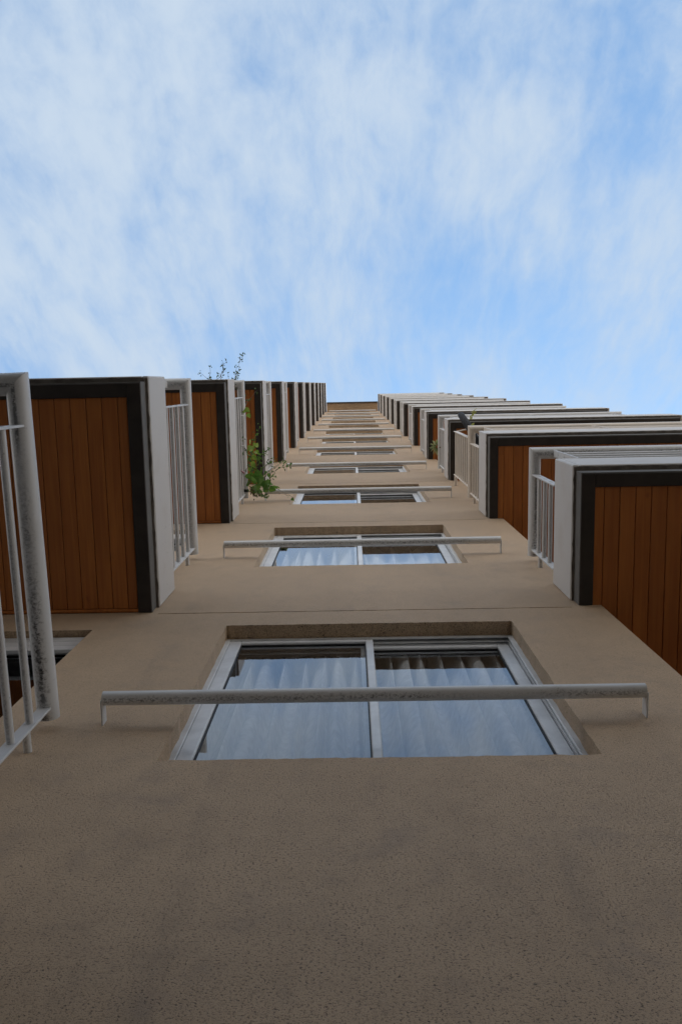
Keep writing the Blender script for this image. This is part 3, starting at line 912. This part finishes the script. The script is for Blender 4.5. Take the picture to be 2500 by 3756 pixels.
for i in range(22):
    if i < 14: pos = (r1.uniform(-0.975, -0.88), r1.uniform(-0.56, -0.30), 8.2 + r1.uniform(-.1, .15))
    else: pos = (r1.uniform(-1.03, -0.95), r1.uniform(-1.04, -0.7), 8.0 + r1.uniform(-.1, .1))
    o = obj('leaf', med, vine); orient(o, Vector(pos) + vo, rdir(r1, (0.2, 0.5, -0.4), 0.8), rdir(r1, (0, -0.2, 1), 0.5), r1.uniform(0.6, 1.0))

# cane leaning through the vine
cane = MB(); A, B_ = Vector((-0.86, -0.20, 8.02)), Vector((-0.66, -0.345, 8.36))
for i in range(9):
    a, b = A.lerp(B_, i / 9), A.lerp(B_, (i + 1) / 9)
    cane.tube([a - A, b - A], [0.0062, 0.0050], 'cane', 8)
tag(cane.build('cane', None, tuple(A)), 'pale jointed cane leaning out through the green vine', 'cane')

# black strap and pink peg on the vine railing
hx, hz = LX - 0.052, 5.343 + H
mb = MB(); n = 24
for i in range(n):
    a0, a1 = 2 * math.pi * i / n, 2 * math.pi * (i + 1) / n
    for (ra, rb, y0, y1) in ((0.0372, 0.0372, -0.014, 0.014),):
        mb.face([(ra * math.cos(a0), y0 + .006 * math.cos(a0), ra * math.sin(a0)), (ra * math.cos(a1), y0 + .006 * math.cos(a1), ra * math.sin(a1)),
                 (ra * math.cos(a1), y1 + .006 * math.cos(a1), ra * math.sin(a1)), (ra * math.cos(a0), y1 + .006 * math.cos(a0), ra * math.sin(a0))], 'strap', True)
    for y_ in (-0.014, 0.014):
        mb.face([(0.0372 * math.cos(a0), y_ + .006 * math.cos(a0), 0.0372 * math.sin(a0)), (0.0372 * math.cos(a1), y_ + .006 * math.cos(a1), 0.0372 * math.sin(a1)),
                 (0.0345 * math.cos(a1), y_ + .006 * math.cos(a1), 0.0345 * math.sin(a1)), (0.0345 * math.cos(a0), y_ + .006 * math.cos(a0), 0.0345 * math.sin(a0))], 'strap')
tag(mb.build('strap', None, (hx, -0.105, hz)), 'black strap wound round the handrail beside the vine', 'strap')
peg = empty('clothes_peg', (hx + 0.004, -0.30, hz - 0.155)); tag(peg, 'small pink clothes peg clipped on a rod under the vine', 'peg')
for s_ in (-1, 1):
    mb = MB(); mb.box(-0.030, 0.034, s_ * 0.007 - 0.005, s_ * 0.007 + 0.005, 0.008 * s_ - 0.02, 0.008 * s_ - 0.008, 'clip', 0.002); mb.build('peg_jaw', peg)
peg.rotation_euler = (0.3, 0.2, 0.5)
hook = MB(); hook.tube([(0.0, 0.0, -0.155), (0.045, 0, -0.10), (0.045, 0.27, -0.10), (0.0, 0.27, -0.155)], 0.004, 'rod', 8)
tag(hook.build('wire_bracket', None, (hx, -0.80, hz)), 'bent white wire bracket hooked on the rods near the vine', 'bracket')

# striped tuft on the third right railing
tz = 5.11 + 2 * H
tuft = empty('spider_plant', (1.035, -0.29, tz - 0.03)); tag(tuft, 'small tuft of striped grassy leaves hanging on a right balcony rail', 'plant')
mb = MB(); mb.tube([(0.03, 0, -0.03), (0.0, 0, 0.06), (0, 0, 0.11)], 0.007, 'twig', 6); mb.build('stem', tuft)
mb = MB()
for i in range(90):
    a = r1.uniform(0, 6.283); L = r1.uniform(0.07, 0.15); w_ = r1.uniform(0.003, 0.006); up = r1.uniform(0.0, 0.09)
    prev = None; dr = Vector((math.cos(a), math.sin(a), 0)); sd_ = Vector((-dr.y, dr.x, 0))
    for s_ in range(5):
        t = s_ / 4; c_ = dr * (0.02 + L * (t - 0.25 * t * t)) * 0.85 + Vector((0.0, 0, 0.10 + up * 2.2 * t - (up * 1.5 + 0.13) * t * t)); ww = w_ * (1 - 0.85 * t)
        cur = (c_ - sd_ * ww, c_ + sd_ * ww)
        if prev: mb.face([prev[0], prev[1], cur[1], cur[0]], 'spider')
        prev = cur
tag(mb.build('foliage', tuft), kind='stuff')

# yellow sprig beside the wheel
spr = empty('leafy_sprig', (1.13, -0.62, 8.2)); tag(spr, 'pale yellow leafy sprig sticking out beside the bicycle wheel', 'plant')
pth = wander(r1, (0.06, 0.16, -0.5), (0.0, -0.06, 0.25), 6, 0.012) + wander(r1, (0.0, -0.06, 0.25), (0.085, -0.16, 0.45), 4, 0.01)[1:]
mb = MB(); mb.tube(pth, 0.003, 'twig', 5, mitre=False); mb.build('stem', spr)
yl = leaf_mesh('leaf', 0.042, 0.022, 'yellow', 0.2)
for i in range(15):
    p_ = Vector(pth[4 + i % 7]); o = obj('leaf', yl, spr); orient(o, p_, rdir(r1, (0.1, -0.3, 0), 1), rdir(r1, (0, 0, 1), 0.8), r1.uniform(0.8, 1.3))
